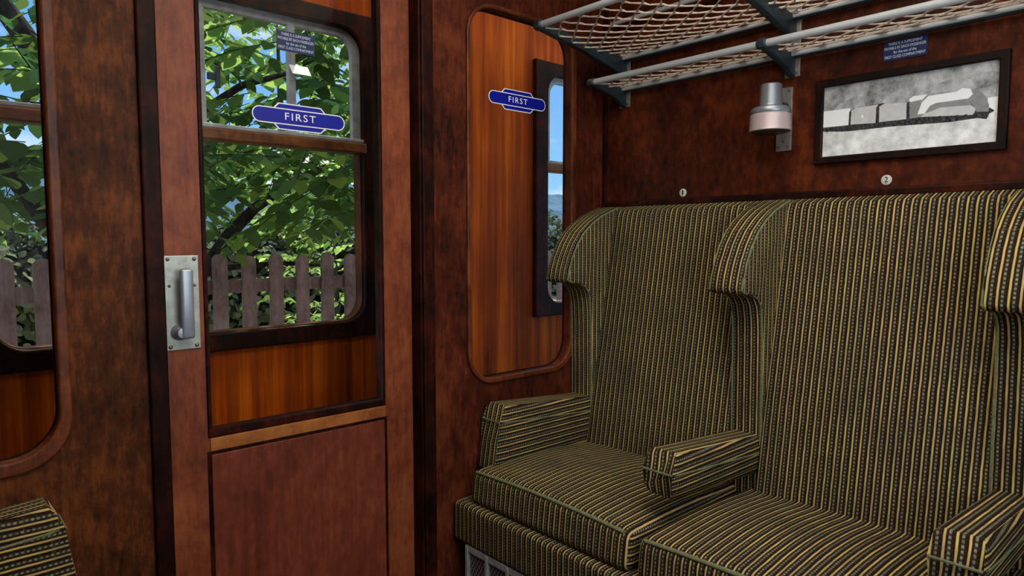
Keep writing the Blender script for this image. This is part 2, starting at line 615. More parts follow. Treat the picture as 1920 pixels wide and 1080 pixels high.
# ------------------------------------------------------------------ sliding door
D = root('door_1', (DOORX, 0.81, 0), kind='structure')
DX = DOORX
gy0, gy1, gz0 = 0.563, 1.060, 0.713
MB().plate([(0.42, 0.012), (1.20, 0.012), (1.20, 1.995), (0.42, 1.995)],
           [[(0.551, 0.69), (1.074, 0.69), (1.074, 1.93), (0.551, 1.93)]], 0.032, planeX(DX - 0.016)).build('door_leaf', M['door'], D)
MB().plate([(0.551, 0.69), (1.074, 0.69), (1.074, 1.93), (0.551, 1.93)],
           [[(gy0, gz0), (gy1, gz0), (gy1, 1.91), (gy0, 1.91)]], 0.034, planeX(DX - 0.014), 0.004).build('glazing_bead', M['dark'], D)
MB().box(DX - 0.018, DX - 0.014, 0.556, 1.068, 0.70, 1.92).build('pane', M['glass'], D)
MB().box(DX - 0.002, DX + 0.004, 0.556, 1.072, 0.655, 0.689, 0.002).build('cross_rail', M['rail'], D)
MB().box(DX - 0.001, DX + 0.0012, 0.548, 1.078, 0.06, 0.655).build('groove', M['dark'], D)
MB().box(DX - 0.001, DX + 0.004, 0.558, 1.068, 0.07, 0.646, 0.002).build('lower_panel', M['doorpanel'], D)
hp = MB().box(DX, DX + 0.004, 0.461, 0.541, 0.926, 1.159, 0.0015).build('handle_plate', M['plate'], D)
for (y, z, r) in ((0.470, 1.150, 0.0045), (0.531, 1.150, 0.005), (0.470, 0.935, 0.005), (0.531, 0.935, 0.005), (0.472, 1.085, 0.0038), (0.530, 1.085, 0.0038)):
    MB().lathe([(r, 0), (r, 0.001), (r * 0.6, 0.003), (0.0004, 0.0035)], (DX + 0.004, y, z), 'X', 14).build('screw', M['screw'], hp, 40)
mb = MB().lathe([(0.0205, 0), (0.0205, 0.004), (0.017, 0.008), (0.014, 0.011), (0.0125, 0.032), (0.0004, 0.033)], (DX + 0.004, 0.492, 0.971), 'X', 24)
mb.box(DX + 0.024, DX + 0.040, 0.488, 0.519, 0.956, 1.128, 0.0075, 3)
mb.build('door_handle', M['handle'], D, 50)

# ------------------------------------------------------------------ corridor outer wall and its windows
WINS = ((0.165, 1.325), (2.326, 3.512))
WZ0, WZ1 = 0.884, 1.985
mb = MB().plate([(-2.2, 0), (5.2, 0), (5.2, H), (-2.2, H)], [rr(a - 0.02, b + 0.02, WZ0 - 0.02, WZ1 + 0.02, 0.1) for a, b in WINS], 0.06, planeX(OX - 0.03))
struct(mb, 'wall_corridor', M['orange'])
for i, (a, b) in enumerate(WINS):
    w = root('window_%d' % (i + 1), (OX, (a + b) / 2, WZ0), kind='structure')
    c = (a + b) / 2
    mb = MB().plate([(a - 0.082, WZ0 - 0.062), (b + 0.085, WZ0 - 0.062), (b + 0.085, WZ1 + 0.06), (a - 0.082, WZ1 + 0.06)],
                    [rr(a, b, WZ0, WZ1, 0.085)], 0.03, planeX(OX + 0.012), 0.006)
    mb.build('window_frame', M['dark'], w, 40)
    MB().plate(rr(a - 0.012, b + 0.012, WZ0 - 0.012, WZ1 + 0.012, 0.095), [rr(a + 0.002, b - 0.002, WZ0 + 0.002, WZ1 - 0.002, 0.083)], 0.05,
               planeX(OX - 0.028)).build('window_reveal', M['mould'], w)
    zt = 1.525
    tr_ = MB().box(OX - 0.035, OX + 0.030, a - 0.012, b + 0.012, zt, zt + 0.04, 0.006).build('transom', M['transom'], w)
    MB().box(OX - 0.035, OX + 0.024, a - 0.012, b + 0.012, zt + 0.04, zt + 0.054, 0.003).build('cap_strip', M['alu'], tr_)
    mb = MB().plate(rr(a - 0.004, b + 0.004, zt + 0.04, WZ1, 0.088, 8, (0, 0, 1, 1)), [rr(a + 0.034, b - 0.034, zt + 0.055, WZ1 - 0.03, 0.06, 8, (0, 0, 1, 1))],
                    0.022, planeX(OX - 0.01), 0.003)
    v = mb.build('vent_frame', M['alu'], w, 40)
    for k, y in enumerate((c - 0.31, c, c + 0.31)):
        MB().box(OX - 0.02, OX + 0.002, y - 0.014, y + 0.014, zt + 0.05, WZ1 - 0.02, 0.003).build('mullion', M['alu'], v)
    tilt = Matrix.Translation((OX + 0.012, 0, 1.803)) @ Matrix.Rotation(math.radians(-38), 4, 'Y') @ planeX(0)  # catch plate leaned back so it picks up overhead light and looks whiter
    MB().plate([(c + 0.30, -0.026), (c + 0.37, -0.026), (c + 0.37, 0.02), (c + 0.336, 0.02), (c + 0.336, 0.026), (c + 0.30, 0.026)], [], 0.003, tilt).build('vent_catch', M['white'], v)
    MB().box(OX - 0.008, OX + 0.004, c + 0.02, c + 0.05, 1.725, 1.748, 0.002).box(OX - 0.008, OX + 0.008, c + 0.045, c + 0.06, 1.70, 1.77, 0.002).build('latch', M['slate'], v)
    MB().plate(rr(a, b, WZ0, WZ1, 0.085), [], 0.004, planeX(OX - 0.04)).build('pane', M['glass'], w)

# ------------------------------------------------------------------ bench seats
PITCH = 0.662
C0 = -1.341
BENCH = (C0 + PITCH, 1.66, 0.0)
B = root('bench_seat', BENCH, 'long striped three-place bench facing the camera below the picture and racks', 'bench seat', 'striped bench seats')
XL, XR = WX + 0.004, WX + 0.004 + 3 * PITCH + 0.108

# upholstered base and plinth
MB().cushion(XL + 0.004, XR - 0.004, 1.286, BY - 0.01, 0.222, 0.352, 0.014, None, 6).build('seat_base', M['fabric'], B, 60, 'z')
gr = MB().box(XL + 0.07, XR - 0.07, 1.315, BY - 0.03, 0.0, 0.223).build('plinth', M['slate'], B)
mb = MB()
gx0, gx1 = XL + 0.066, XR - 0.066
mb.box(gx0, gx1, 1.290, 1.316, 0.200, 0.222, 0.002).box(gx0, gx1, 1.298, 1.316, 0.015, 0.035, 0.002)
nb = 20
for i in range(nb + 1):
    x = gx0 + (gx1 - gx0 - 0.013) * i / nb
    mb.box(x, x + 0.013, 1.288, 1.316, 0.012, 0.218, 0.002)
hf = mb.build('heater_grille', M['alu'], B)
MB().box(gx0 + 0.005, gx1 - 0.005, 1.300, 1.3145, 0.03, 0.205).build('grille_mesh', M['grille'], hf)

for i in range(3):
    cx = C0 + PITCH * i
    x0, x1 = cx - 0.3265, cx + 0.314
    xm = (x0 + x1) / 2
    hw = (x1 - x0) / 2

    def crown(p, x0=x0, x1=x1, xm=xm, hw=hw):
        x, y, z = p
        t = (z - 0.352) / 0.10
        u = max(0.0, 1 - ((x - xm) / hw) ** 2)
        s = max(0.0, min(1.0, (y - 1.30) / 0.5))
        z += t * (0.010 * u + 0.012 * u * math.sin(PI * s) + 0.008 * math.sin(PI * s))
        y -= 0.012 * (1 - t) * max(0.0, 1 - (y - 1.32) / 0.1)          # front leans out towards its foot
        return (x, y, z)
    cu = MB().cushion(x0, x1, 1.321, 1.86, 0.350, 0.456, 0.026, crown, 12).build('seat_cushion', M['fabric'], B, 70, 'z')
    pts = []
    for k in range(25):
        x = x0 + 0.022 + (x1 - x0 - 0.044) * k / 24
        u = max(0.0, 1 - ((x - xm) / hw) ** 2)
        pts.append((x, 1.3275, 0.4515 + 0.010 * u))
    MB().tube(pts, 0.0058, 8).build('piping', M['piping'], cu, 60)
    # back: leaning front, rounded top turned over to the wall
    prof = [(1.815, 0.36), (1.823, 0.46), (1.866, 0.72), (1.908, 0.95), (1.945, 1.16), (1.968, 1.285), (1.978, 1.305), (2.031, 1.324), (2.031, 0.36)]
    bk = MB().prism(prof, cx - 0.286, cx + 0.286, 0.014, 3)
    bk.build('backrest', M['fabric'], B, 60, 'y')

# wings between and beside the places
WP = [(2.031, 1.322), (1.985, 1.318), (1.945, 1.305), (1.89, 1.284), (1.84, 1.256), (1.796, 1.222), (1.764, 1.182), (1.738, 1.135), (1.722, 1.09), (1.716, 1.06),
      (1.722, 1.047), (1.745, 1.042), (1.79, 1.038), (1.815, 1.027), (1.832, 1.005), (1.842, 0.965), (1.846, 0.9), (1.85, 0.66), (1.85, 0.42), (2.031, 0.42)]
for i in range(4):
    cx = C0 + PITCH * (i - 0.5)
    x0, x1 = max(cx - 0.053, XL), min(cx + 0.054, XR)

    def flare(p, xm=(x0 + x1) / 2):
        x, y, z = p
        if z < 1.04 and y < 1.9:
            x = xm + (x - xm) * 0.93
        return (x, y, z)
    wg = MB().prism(WP, x0, x1, 0.008, 2, 0, flare).build('wing', M['fabric'], B, 50, 'y')
    for sx in (x0 + 0.0035, x1 - 0.0035):
        mb = MB().tube([(sx, y, z) for y, z in [(yy + 0.004, zz - 0.004) for yy, zz in WP[1:10]]] + [(sx, 1.722, 1.052), (sx, 1.745, 1.0455)], 0.0042, 6)
        xm = (x0 + x1) / 2
        sx2 = xm + (sx - xm) * 0.93
        mb.tube([(sx2, y + 0.002, z) for y, z in WP[12:19]], 0.0036, 6)
        mb.build('piping', M['piping'], wg, 60)
    # armrest: eight-sided padded bar, drooping a little to the back
    outer = i in (0, 3)
    y0, y1 = 1.408, 1.855
    zt = 0.655
    half = [(0.036, 0.0), (0.046, -0.014), (0.049, -0.053), (0.046, -0.098), (0.034, -0.119)]
    if outer:
        half = [(0.036, 0.0), (0.046, -0.014), (0.049, -0.053), (0.047, -0.12), (0.046, -0.212)]
    ring = [(-a_, d_) for a_, d_ in half] + [(a_, d_) for a_, d_ in reversed(half)]
    lean = {0.0: 0.030, -0.014: 0.018, -0.053: 0.0, -0.098: 0.004, -0.119: 0.016, -0.12: -0.008, -0.212: -0.022}

    def arm_pt(dx, d, y, k=1.0):
        f = max(0.0, min(1.0, 1 - (y - y0) / 0.1)) if outer else (1.0 if y < y0 + 0.001 else 0.0)
        yy = y + lean[d] * (1.0 if y < y0 + 0.001 else (f if outer and d < -0.1 else 0.0))
        drop = -0.034 * max(0.0, (y - y0) / (y1 - y0))
        return (min(max(cx + dx * k, XL), XR), yy, zt + d + drop)
    t = bmesh.new()
    secs = []
    for (y, k) in ((y0, 0.93), (y0 + 0.034, 1.0), (y0 + 0.2, 1.0), (y1, 1.0)):
        secs.append([t.verts.new(arm_pt(dx, d, y, k)) for dx, d in ring])
    for q in range(len(secs) - 1):
        for k in range(len(ring)):
            t.faces.new((secs[q][k], secs[q][(k + 1) % len(ring)], secs[q + 1][(k + 1) % len(ring)], secs[q + 1][k]))
    t.faces.new(secs[0])
    t.faces.new(secs[-1])
    bmesh.ops.recalc_face_normals(t, faces=t.faces[:])
    bmesh.ops.bevel(t, geom=t.edges[:], offset=0.004, segments=2, profile=0.5, affect='EDGES', clamp_overlap=True)
    ar = MB()._merge(t).build('armrest', M['fabric'], B, 35, 'z')
    e = -0.001
    lp_ = [arm_pt(0.049 + e, -0.053, y1), arm_pt(0.049 + e, -0.053, y0 + 0.034), arm_pt(0.0465, -0.053, y0, 0.93), arm_pt(-0.0465, -0.053, y0, 0.93), arm_pt(-0.049 - e, -0.053, y0 + 0.034), arm_pt(-0.049 - e, -0.053, y1)]
    lp_ = [(x_, y_ - (e if 2 <= k_ <= 3 else 0), z_) for k_, (x_, y_, z_) in enumerate(lp_)]
    MB().tube(lp_, 0.0030, 6).build('piping', M['piping'], ar, 60)

B2 = copy_tree(B)
B2.location = (BENCH[0], 2 * 0.8075 - BENCH[1] + 0.012, 0)
B2.rotation_euler = (0, 0, PI)
B2['label'] = 'striped bench whose armrest and cushion tip show at the bottom left corner'

# ------------------------------------------------------------------ luggage rack
RK = root('luggage_rack', (-0.68, BY, 1.75), 'two-tier luggage rack of grey rods, slate brackets and cord netting on the back wall', 'luggage rack')
RX0, RX1 = -1.650, 0.30
brs = [-1.628, -0.985, -0.342, 0.29]
FU = (1.583, 1.900)      # upper front rod (Y, Z)
RU = (2.005, 1.864)      # upper rear rod
FL = (1.846, 1.755)
RL = (2.005, 1.752)
for x in brs:
    bp = MB().box(x - 0.024, x + 0.024, BY - 0.006, BY, 1.690, 1.905, 0.0015).build('wall_plate', M['bracket'], RK)
    for dx in (-0.014, 0.014):
        MB().lathe([(0.005, 0), (0.0045, 0.002), (0.0005, 0.003)], (x + dx, BY - 0.006, 1.700), 'Y', 10).build('screw', M['screw'], bp, 40)
    up = [(BY - 0.005, 1.868), (1.80, 1.889), (FU[0] + 0.01, FU[1] + 0.012), (FU[0] - 0.012, FU[1] + 0.008), (FU[0] - 0.014, FU[1] - 0.010), (FU[0] + 0.015, FU[1] - 0.017),
          (1.80, 1.852), (1.93, 1.823), (BY - 0.03, 1.806), (BY - 0.005, 1.80)]
    MB().prism(up, x - 0.012, x + 0.012, 0.004, 2).lathe([(0.013, -0.016), (0.016, -0.012), (0.016, 0.012), (0.012, 0.016)], (x, FU[0], FU[1]), 'X', 16).build('bracket_arm', M['slate'], RK, 40)
    lo = [(BY - 0.005, 1.757), (FL[0] + 0.01, FL[1] + 0.011), (FL[0] - 0.011, FL[1] + 0.007), (FL[0] - 0.012, FL[1] - 0.010), (FL[0] + 0.02, FL[1] - 0.016),
          (1.94, 1.722), (1.985, 1.710), (2.005, 1.695), (BY - 0.005, 1.690)]
    MB().prism(lo, x - 0.011, x + 0.011, 0.004, 2).lathe([(0.012, -0.015), (0.015, -0.011), (0.015, 0.011), (0.011, 0.015)], (x, FL[0], FL[1]), 'X', 16).build('bracket_arm', M['slate'], RK, 40)
for (y, z), r in ((FU, 0.0105), (FL, 0.0105)):
    MB().tube([(RX0 + 0.022, y, z), (RX1, y, z)], r, 14).build('front_rod', M['rod'], RK, 60)
for (y, z) in (RU, RL):
    MB().tube([(RX0, y, z), (RX1, y, z)], 0.0068, 10).build('rear_rod', M['rod'], RK, 60)
    MB().box(RX0 + 0.01, RX1, y + 0.007, y + 0.020, z - 0.010, z - 0.003).build('rear_strip', M['slate'], RK)
MB().tube([(RX0 - 0.02, 2.0, 1.998), (RX1, 2.0, 1.998)], 0.008, 10).build('back_rail', M['rod'], RK, 60)


def net(front, rear, rows, sag, name):
    mb = MB()
    rnd = random.Random(rows)
    L = 0.082
    dy = (rear[0] - front[0])
    step = 1.0 / rows
    nseg = int((RX1 - RX0 - 0.03) / (L / 2))

    def pos(x, tt):
        tt = min(max(tt, 0.0), 1.0)
        y = front[0] + dy * tt
        z = front[1] + (rear[1] + 0.010 - front[1]) * tt - sag * math.sin(PI * tt ** 0.8)
        return (x, y, z)
    jit = {}
    for j in range(rows + 1):
        for k in range(nseg + 1):
            jit[(j, k)] = (rnd.uniform(-0.004, 0.004), rnd.uniform(-0.09, 0.09))
    for j in range(rows + 1):
        pts, rad = [], []
        for k in range(nseg + 1):
            x = RX0 + 0.026 + k * L / 2
            sgn = 1 if (j + k) % 2 == 0 else -1
            jj = j + (1 if sgn > 0 else 0)
            jx, jt = jit[(min(jj, rows), k)]
            tt = (j + 0.5 * sgn * 0.86 + jt) * step
            pts.append(pos(x + jx, tt))
            rad.append(0.0030)
            if k < nseg:
                # short straight run along the node so neighbouring cords knot together
                sg2 = -sgn
                pts.append(pos(x + jx + 0.010, (j + 0.5 * sgn * 0.80 + jt) * step))
                rad.append(0.0034)
                pts.append(pos(x + L / 4 + rnd.uniform(-.002, .002), (j + rnd.uniform(-0.06, 0.06)) * step))
                rad.append(0.0021)
        mb.tube(pts, rad, 5)
    return mb.build(name, M['net'], RK, 70)


net(FU, RU, 13, 0.022, 'netting')
net(FL, RL, 5, 0.008, 'netting')

# ------------------------------------------------------------------ reading lamp
LX, LY = -1.006, 1.945
LM = root('reading_lamp', (LX, BY, 1.475), 'grey metal reading lamp with a pinkish lower ring on the wall left of the picture', 'lamp')
lp = MB().box(LX - 0.024, LX + 0.024, BY - 0.006, BY + 0.002, 1.470, 1.662, 0.0015).build('wall_plate', M['bracket'], LM)
for (dx, z) in ((-0.015, 1.652), (0.015, 1.652), (-0.015, 1.482), (0.015, 1.482), (0, 1.500)):
    MB().lathe([(0.0042, 0), (0.004, 0.002), (0.0005, 0.0035)], (LX + dx, BY - 0.006, z), 'Y', 10).build('screw', M['screw'], lp, 40)
MB().tube([(LX, BY - 0.004, 1.600), (LX, LY, 1.600)], 0.017, 16).build('lamp_arm', M['slate'], LM, 50)
MB().lathe([(0.0005, 1.660), (0.027, 1.660), (0.0305, 1.657), (0.0325, 1.60), (0.033, 1.5945), (0.034, 1.5935), (0.049, 1.591), (0.0555, 1.587), (0.0575, 1.580), (0.0575, 1.574), (0.0550, 1.570)], (LX, LY, 0), 'Z', 40).build('lamp_body', M['lampbody'], LM, 40)
MB().lathe([(0.0550, 1.571), (0.0580, 1.568), (0.0595, 1.530), (0.0605, 1.522), (0.059, 1.520)], (LX, LY, 0), 'Z', 40).build('lamp_ring', M['lampring'], LM, 40)
MB().lathe([(0.0595, 1.5215), (0.05, 1.5165), (0.0005, 1.5155)], (LX, LY, 0), 'Z', 40).build('lamp_lens', M['lamplens'], LM, 40)

# ------------------------------------------------------------------ framed railway picture
PX0, PX1, PZ0, PZ1 = -0.885, -0.456, 1.4405, 1.6415
PF = root('framed_picture', ((PX0 + PX1) / 2, BY, PZ0), 'black-framed monochrome picture of a streamlined steam train on the back wall', 'picture')
MB().plate([(PX0 - 0.022, PZ0 - 0.021), (PX1 + 0.022, PZ0 - 0.021), (PX1 + 0.022, PZ1 + 0.021), (PX0 - 0.022, PZ1 + 0.021)],
           [[(PX0, PZ0), (PX1, PZ0), (PX1, PZ1), (PX0, PZ1)]], 0.016, planeY(BY - 0.008), 0.003).build('picture_frame', M['frameblack'], PF)
ART = [
    ('pbush', [(0.643, 0.712), (0.689, 0.824), (0.778, 0.853), (0.856, 0.812), (0.888, 0.691), (0.807, 0.682)]),
    ('pbush', [(0.065, 0.658), (0.11, 0.749), (0.193, 0.801), (0.251, 0.747), (0.271, 0.652)]),
    ('pfield', [(0.0, 0.40), (0.955, 0.311), (0.955, 0.552), (1.0, 0.555), (1.0, 0.0), (0.0, 0.0)]),
    ('pwhite', [(0.95, 0.40), (0.945, 0.552), (1.0, 0.555), (1.0, 0.35)]),
    ('pdark', [(0.0, 0.429), (0.167, 0.419), (0.343, 0.41), (0.52, 0.409), (0.599, 0.414), (0.875, 0.358), (0.894, 0.411), (0.934, 0.387), (0.958, 0.429), (0.983, 0.385),
               (0.954, 0.35), (0.946, 0.291), (0.896, 0.318), (0.763, 0.304), (0.428, 0.333), (0.149, 0.335), (0.0, 0.372)]),
    ('pwhite', [(0.0, 0.662), (0.176, 0.659), (0.167, 0.422), (0.0, 0.429)]),
    ('pdark', [(0.167, 0.419), (0.169, 0.605), (0.195, 0.653), (0.36, 0.664), (0.39, 0.662), (0.358, 0.41)]),
    ('plight', [(0.18, 0.426), (0.183, 0.621), (0.205, 0.652), (0.351, 0.655), (0.338, 0.62), (0.336, 0.406)]),
    ('pwhite', [(0.25, 0.498), (0.249, 0.54), (0.259, 0.539), (0.261, 0.497)]),
    ('pdark', [(0.5, 0.41), (0.52, 0.640), (0.54, 0.617), (0.54, 0.408)]),
    ('plight', [(0.358, 0.413), (0.357, 0.624), (0.387, 0.656), (0.516, 0.627), (0.518, 0.408)]),
    ('pmid', [(0.533, 0.628), (0.595, 0.632), (0.62, 0.45), (0.60, 0.412), (0.536, 0.411)]),
    ('pmid', [(0.598, 0.414), (0.62, 0.453), (0.654, 0.551), (0.683, 0.575), (0.85, 0.58), (0.867, 0.481), (0.88, 0.4), (0.875, 0.366)]),
    ('plight', [(0.599, 0.414), (0.62, 0.453), (0.663, 0.475), (0.706, 0.505), (0.862, 0.487), (0.893, 0.436), (0.875, 0.364)]),
    ('pmid', [(0.85, 0.593), (0.871, 0.666), (0.896, 0.67), (0.92, 0.619), (0.938, 0.552), (0.955, 0.461), (0.954, 0.381), (0.894, 0.395), (0.886, 0.451), (0.862, 0.514)]),
    ('pwhite', [(0.581, 0.451), (0.601, 0.596), (0.638, 0.675), (0.787, 0.683), (0.817, 0.716), (0.858, 0.692), (0.872, 0.623), (0.85, 0.574), (0.683, 0.57), (0.651, 0.548), (0.62, 0.453)]),
    ('pwhite', [(0.529, 0.664), (0.554, 0.702), (0.632, 0.696), (0.605, 0.64), (0.538, 0.626)]),
]
names = ['pbg', 'pbush', 'pfield', 'pwhite', 'pdark', 'plight', 'pmid']
mb = MB().box(PX0 - 0.004, PX1 + 0.004, BY - 0.005, BY - 0.001, PZ0 - 0.004, PZ1 + 0.004, 0, 2, 0)
for k, (mn, poly) in enumerate(ART):
    pts = [(PX0 + u * (PX1 - PX0), PZ0 + v * (PZ1 - PZ0)) for u, v in poly]
    mb.plate(pts, [], 0.0, planeY(BY - 0.0052 - 0.00012 * k), 0, names.index(mn))
# wheels of the train
for k in range(20):
    u = 0.03 + 0.045 * k
    r = 0.0042 if not 12 <= k <= 15 else 0.0065
    cxp, czp = PX0 + u * (PX1 - PX0), PZ0 + (0.378 - 0.055 * max(0, u - 0.5)) * (PZ1 - PZ0)
    mb.plate([(cxp + r * math.cos(a * PI / 6), czp + r * math.sin(a * PI / 6)) for a in range(12)],
             [[(cxp + r * 0.55 * math.cos(a * PI / 6), czp + r * 0.55 * math.sin(a * PI / 6)) for a in range(12)]], 0.0, planeY(BY - 0.0052 - 0.0025), 0, names.index('pdark'))
mb.build('picture', [M[n] for n in names], PF)

# ------------------------------------------------------------------ seat numbers
def seat_number(x, z, ch, label):
    o = root('seat_number', (x, BY, z), label, 'seat number', 'seat numbers on the back wall')
    MB().lathe([(0.0140, 0), (0.0140, 0.0015), (0.0128, 0.0022), (0.0004, 0.0022)], (x, BY, z), 'Y', 28).build('disc', M['disc'], o, 40)
    mt = Matrix.Translation((x, 0, z)) @ planeY(BY - 0.0026)
    mb = MB().text(ch, 0.0215, 0.0052 if ch == '1' else 0.0086, mt)
    for dz in (0.0108, -0.0108):
        mb.lathe([(0.0013, 0), (0.0012, 0.0004), (0.0003, 0.0005)], (x, BY - 0.0022, z + dz), 'Y', 8)
    mb.build('numeral', M['ink'], o)


seat_number(-1.3675, 1.361, '1', 'round white disc numbered 1 above the corner place')
seat_number(-0.708, 1.363, '2', 'round white disc numbered 2 under the framed picture')


# ------------------------------------------------------------------ FIRST signs and notices
def first_sign(X, y, z, label, back=False):
    o = root('first_class_sign', (X, y, z), label, 'sign', 'blue FIRST signs')
    P = planeX(X)

    def boss(hw, hh, c):
        return [(y - hw + c, z - hh), (y + hw - c, z - hh), (y + hw, z - hh + c), (y + hw, z + hh - c), (y + hw - c, z + hh), (y - hw + c, z + hh), (y - hw, z + hh - c), (y - hw, z - hh + c)]

    def sh(d):
        return Matrix.Translation((d, 0, 0)) @ P
    MB().plate(boss(0.074, 0.0355, 0.013), [], 0.0016, sh(0.0008)).plate(rr(y - 0.1335, y + 0.1335, z - 0.0215, z + 0.0215, 0.0213, 10), [], 0.0008, sh(0.0022)).build('border', M['white'], o)
    MB().plate(boss(0.0712, 0.0327, 0.012), [], 0.0004, sh(0.0017)).plate(rr(y - 0.1307, y + 0.1307, z - 0.0187, z + 0.0187, 0.0185, 10), [], 0.0006, sh(0.0026)).build('sign_plate', M['blue'], o)
    MB().text('FIRST', 0.0275, 0.088, Matrix.Translation((X + 0.0031, y, z)) @ planeX(0), 0, 1.25).build('lettering', M['white'], o)


first_sign(DX - 0.0135, 0.8245, 1.530, 'blue FIRST sign on the glass of the sliding door')
first_sign(WX - 0.0315, 1.609, 1.678, 'blue FIRST sign on the glass panel right of the door')


def notice(mtx, loc, label):
    o = root('supplement_notice', loc, label, 'notice', 'navy supplement notices')
    w_, h_ = 0.108, 0.052
    MB().plate([(-w_ / 2, -h_ / 2), (w_ / 2, -h_ / 2), (w_ / 2, h_ / 2), (-w_ / 2, h_ / 2)], [], 0.002, mtx @ Matrix.Translation((0, 0, 0.001))).build('notice_plate', M['navy'], o)
    mb = MB()
    for s, dz, wd, sz in (('THERE IS A SUPPLEMENT', 0.0175, 0.084, 0.0105), ('PAYABLE BY EACH PASSENGER', 0.0062, 0.102, 0.0105), ('for the use of the', -0.0055, 0.056, 0.0105), ('FIRST CLASS COMPARTMENT', -0.0172, 0.100, 0.0105)):
        mb.text(s, sz, wd, mtx @ Matrix.Translation((0, dz, 0.0024)))
    mb.build('lettering', M['notewhite'], o)


notice(Matrix.Translation((0, 0.817, 1.731)) @ planeX(DX - 0.0135), (DX - 0.0135, 0.817, 1.731), 'small navy supplement notice stuck on the door glass above the FIRST sign')
notice(Matrix.Translation((-0.6745, 0, 1.713)) @ planeY(BY), (-0.6745, BY, 1.713), 'small navy supplement notice on the back wall above the framed picture')

# ------------------------------------------------------------------ outside: ground, hill, fence
def grid(name, x0, x1, y0, y1, nx, ny, fn, mat):
    me = bpy.data.meshes.new(name)
    vs, fs = [], []
    for i in range(nx + 1):
        for j in range(ny + 1):
            x, y = x0 + (x1 - x0) * i / nx, y0 + (y1 - y0) * j / ny
            vs.append((x, y, fn(x, y)))
    for i in range(nx):
        for j in range(ny):
            a = i * (ny + 1) + j
            fs.append((a, a + ny + 1, a + ny + 2, a + 1))
    me.from_pydata(vs, [], fs)
    me.materials.append(mat)
    for p in me.polygons:
        p.use_smooth = True
    o = bpy.data.objects.new(name, me)
    COL.objects.link(o)
    return tag(o, kind='structure')


grid('ground', -90, -2.6, -60, 120, 44, 60, lambda x, y: -0.35 + 0.08 * mnoise.noise((x * 0.5, y * 0.5, 0)), M['ground'])


def hill_h(x, y):
    d = min(1.0, (-x - 85) / 45.0)
    return -0.5 + max(0, d) * (13.0 + 3.0 * mnoise.noise((x * 0.02, y * 0.02, 3)) + 2.2 * mnoise.noise((x * 0.12, y * 0.12, 1)))


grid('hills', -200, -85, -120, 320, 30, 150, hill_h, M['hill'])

FXX = -4.1
F = root('picket_fence', (FXX, 2.0, -0.35), 'weathered grey wooden picket fence outside beyond the corridor windows', 'fence')
for k in range(-11, 32):
    y = 1.705 + k * 0.1705
    r = random.Random(k)
    top = 1.105 + r.uniform(-0.008, 0.008)
    hw = 0.043
    tl = r.uniform(-0.006, 0.006)
    pr = [(y - hw, -0.34), (y + hw, -0.34), (y + hw + tl, top - 0.03), (y + hw * 0.6 + tl, top - 0.006), (y + tl, top), (y - hw * 0.6 + tl, top - 0.006), (y - hw + tl, top - 0.03)]
    MB().plate(pr, [], 0.022, planeX(FXX), 0.003).build('picket', M['fence'], F)
for z in (0.915, 0.10):
    MB().box(FXX - 0.05, FXX - 0.011, -0.4, 7.1, z - 0.04, z + 0.04, 0.004).build('rail', M['fence'], F)
for y in (0.2, 2.6, 5.0, 7.0):
    MB().box(FXX - 0.13, FXX - 0.05, y - 0.045, y + 0.045, -0.36, 0.98, 0.005).build('post', M['fence'], F)


# ------------------------------------------------------------------ foliage
def leaf_geo(vs, fs, p, d, nrm, L, W):
    d = d.normalized()
    s = d.cross(nrm)
    if s.length < 1e-4:
        s = Vector((1, 0, 0))
    s.normalize()
    n = s.cross(d).normalized()
    b = len(vs)
    prof = ((0.0, 0.0), (0.18, 0.72), (0.42, 1.0), (0.68, 0.78), (0.88, 0.36), (1.0, 0.0))
    mid = [p + d * (L * t) - n * (L * 0.16 * t * t) for t, _ in prof]
    vs.append(mid[0])
    for (t, w), m in list(zip(prof, mid))[1:5]:
        vs.append(m + s * (W * 0.5 * w) + n * (W * 0.09 * w))
        vs.append(m)
        vs.append(m - s * (W * 0.5 * w) + n * (W * 0.09 * w))
    vs.append(mid[5])
    fs.append((b, b + 2, b + 1))
    fs.append((b, b + 3, b + 2))
    for k in range(3):
        q = b + 1 + 3 * k
        fs.append((q, q + 1, q + 4, q + 3))
        fs.append((q + 1, q + 2, q + 5, q + 4))
    e = b + 13
    fs.append((b + 10, b + 11, e))
    fs.append((b + 11, b + 12, e))


def from_py(name, vs, fs, mat, parent):
    me = bpy.data.meshes.new(name)
    org = ORG[parent]
    me.from_pydata([v - org for v in vs], [], fs)
    me.materials.append(mat)
    for p in me.polygons:
        p.use_smooth = True
    o = bpy.data.objects.new(name, me)
    COL.objects.link(o)
    o.parent = parent
    ORG[o] = org
    return o


def sprays(n, region, rnd, L=(0.09, 0.135), per=(8, 14)):
    vs, fs, twigs = [], [], []
    made = 0
    while made < n:
        p = region(rnd)
        if p is None:
            continue
        made += 1
        a = rnd.uniform(0, 2 * PI)
        d = Vector((math.cos(a), math.sin(a), rnd.uniform(-0.45, 0.2))).normalized()
        side = d.cross(Vector((0, 0, 1))).normalized()
        cnt = rnd.randint(*per)
        step = rnd.uniform(0.045, 0.065)
        tw = [p.copy()]
        q = p.copy()
        for k in range(cnt):
            d = (d + Vector((0, 0, -0.035))).normalized()
            q = q + d * step
            tw.append(q.copy())
            sgn = 1 if k % 2 else -1
            ld = (d * 0.55 + side * sgn * 0.9 + Vector((0, 0, rnd.uniform(-0.55, 0.1)))).normalized()
            nr = Vector((rnd.uniform(-0.5, 0.5), rnd.uniform(-0.5, 0.5), 1)).normalized()
            ll = rnd.uniform(*L) * (1 - 0.35 * k / cnt)
            leaf_geo(vs, fs, q, ld, nr, ll, ll * rnd.uniform(0.56, 0.7))
        twigs.append(tw)
    return vs, fs, twigs


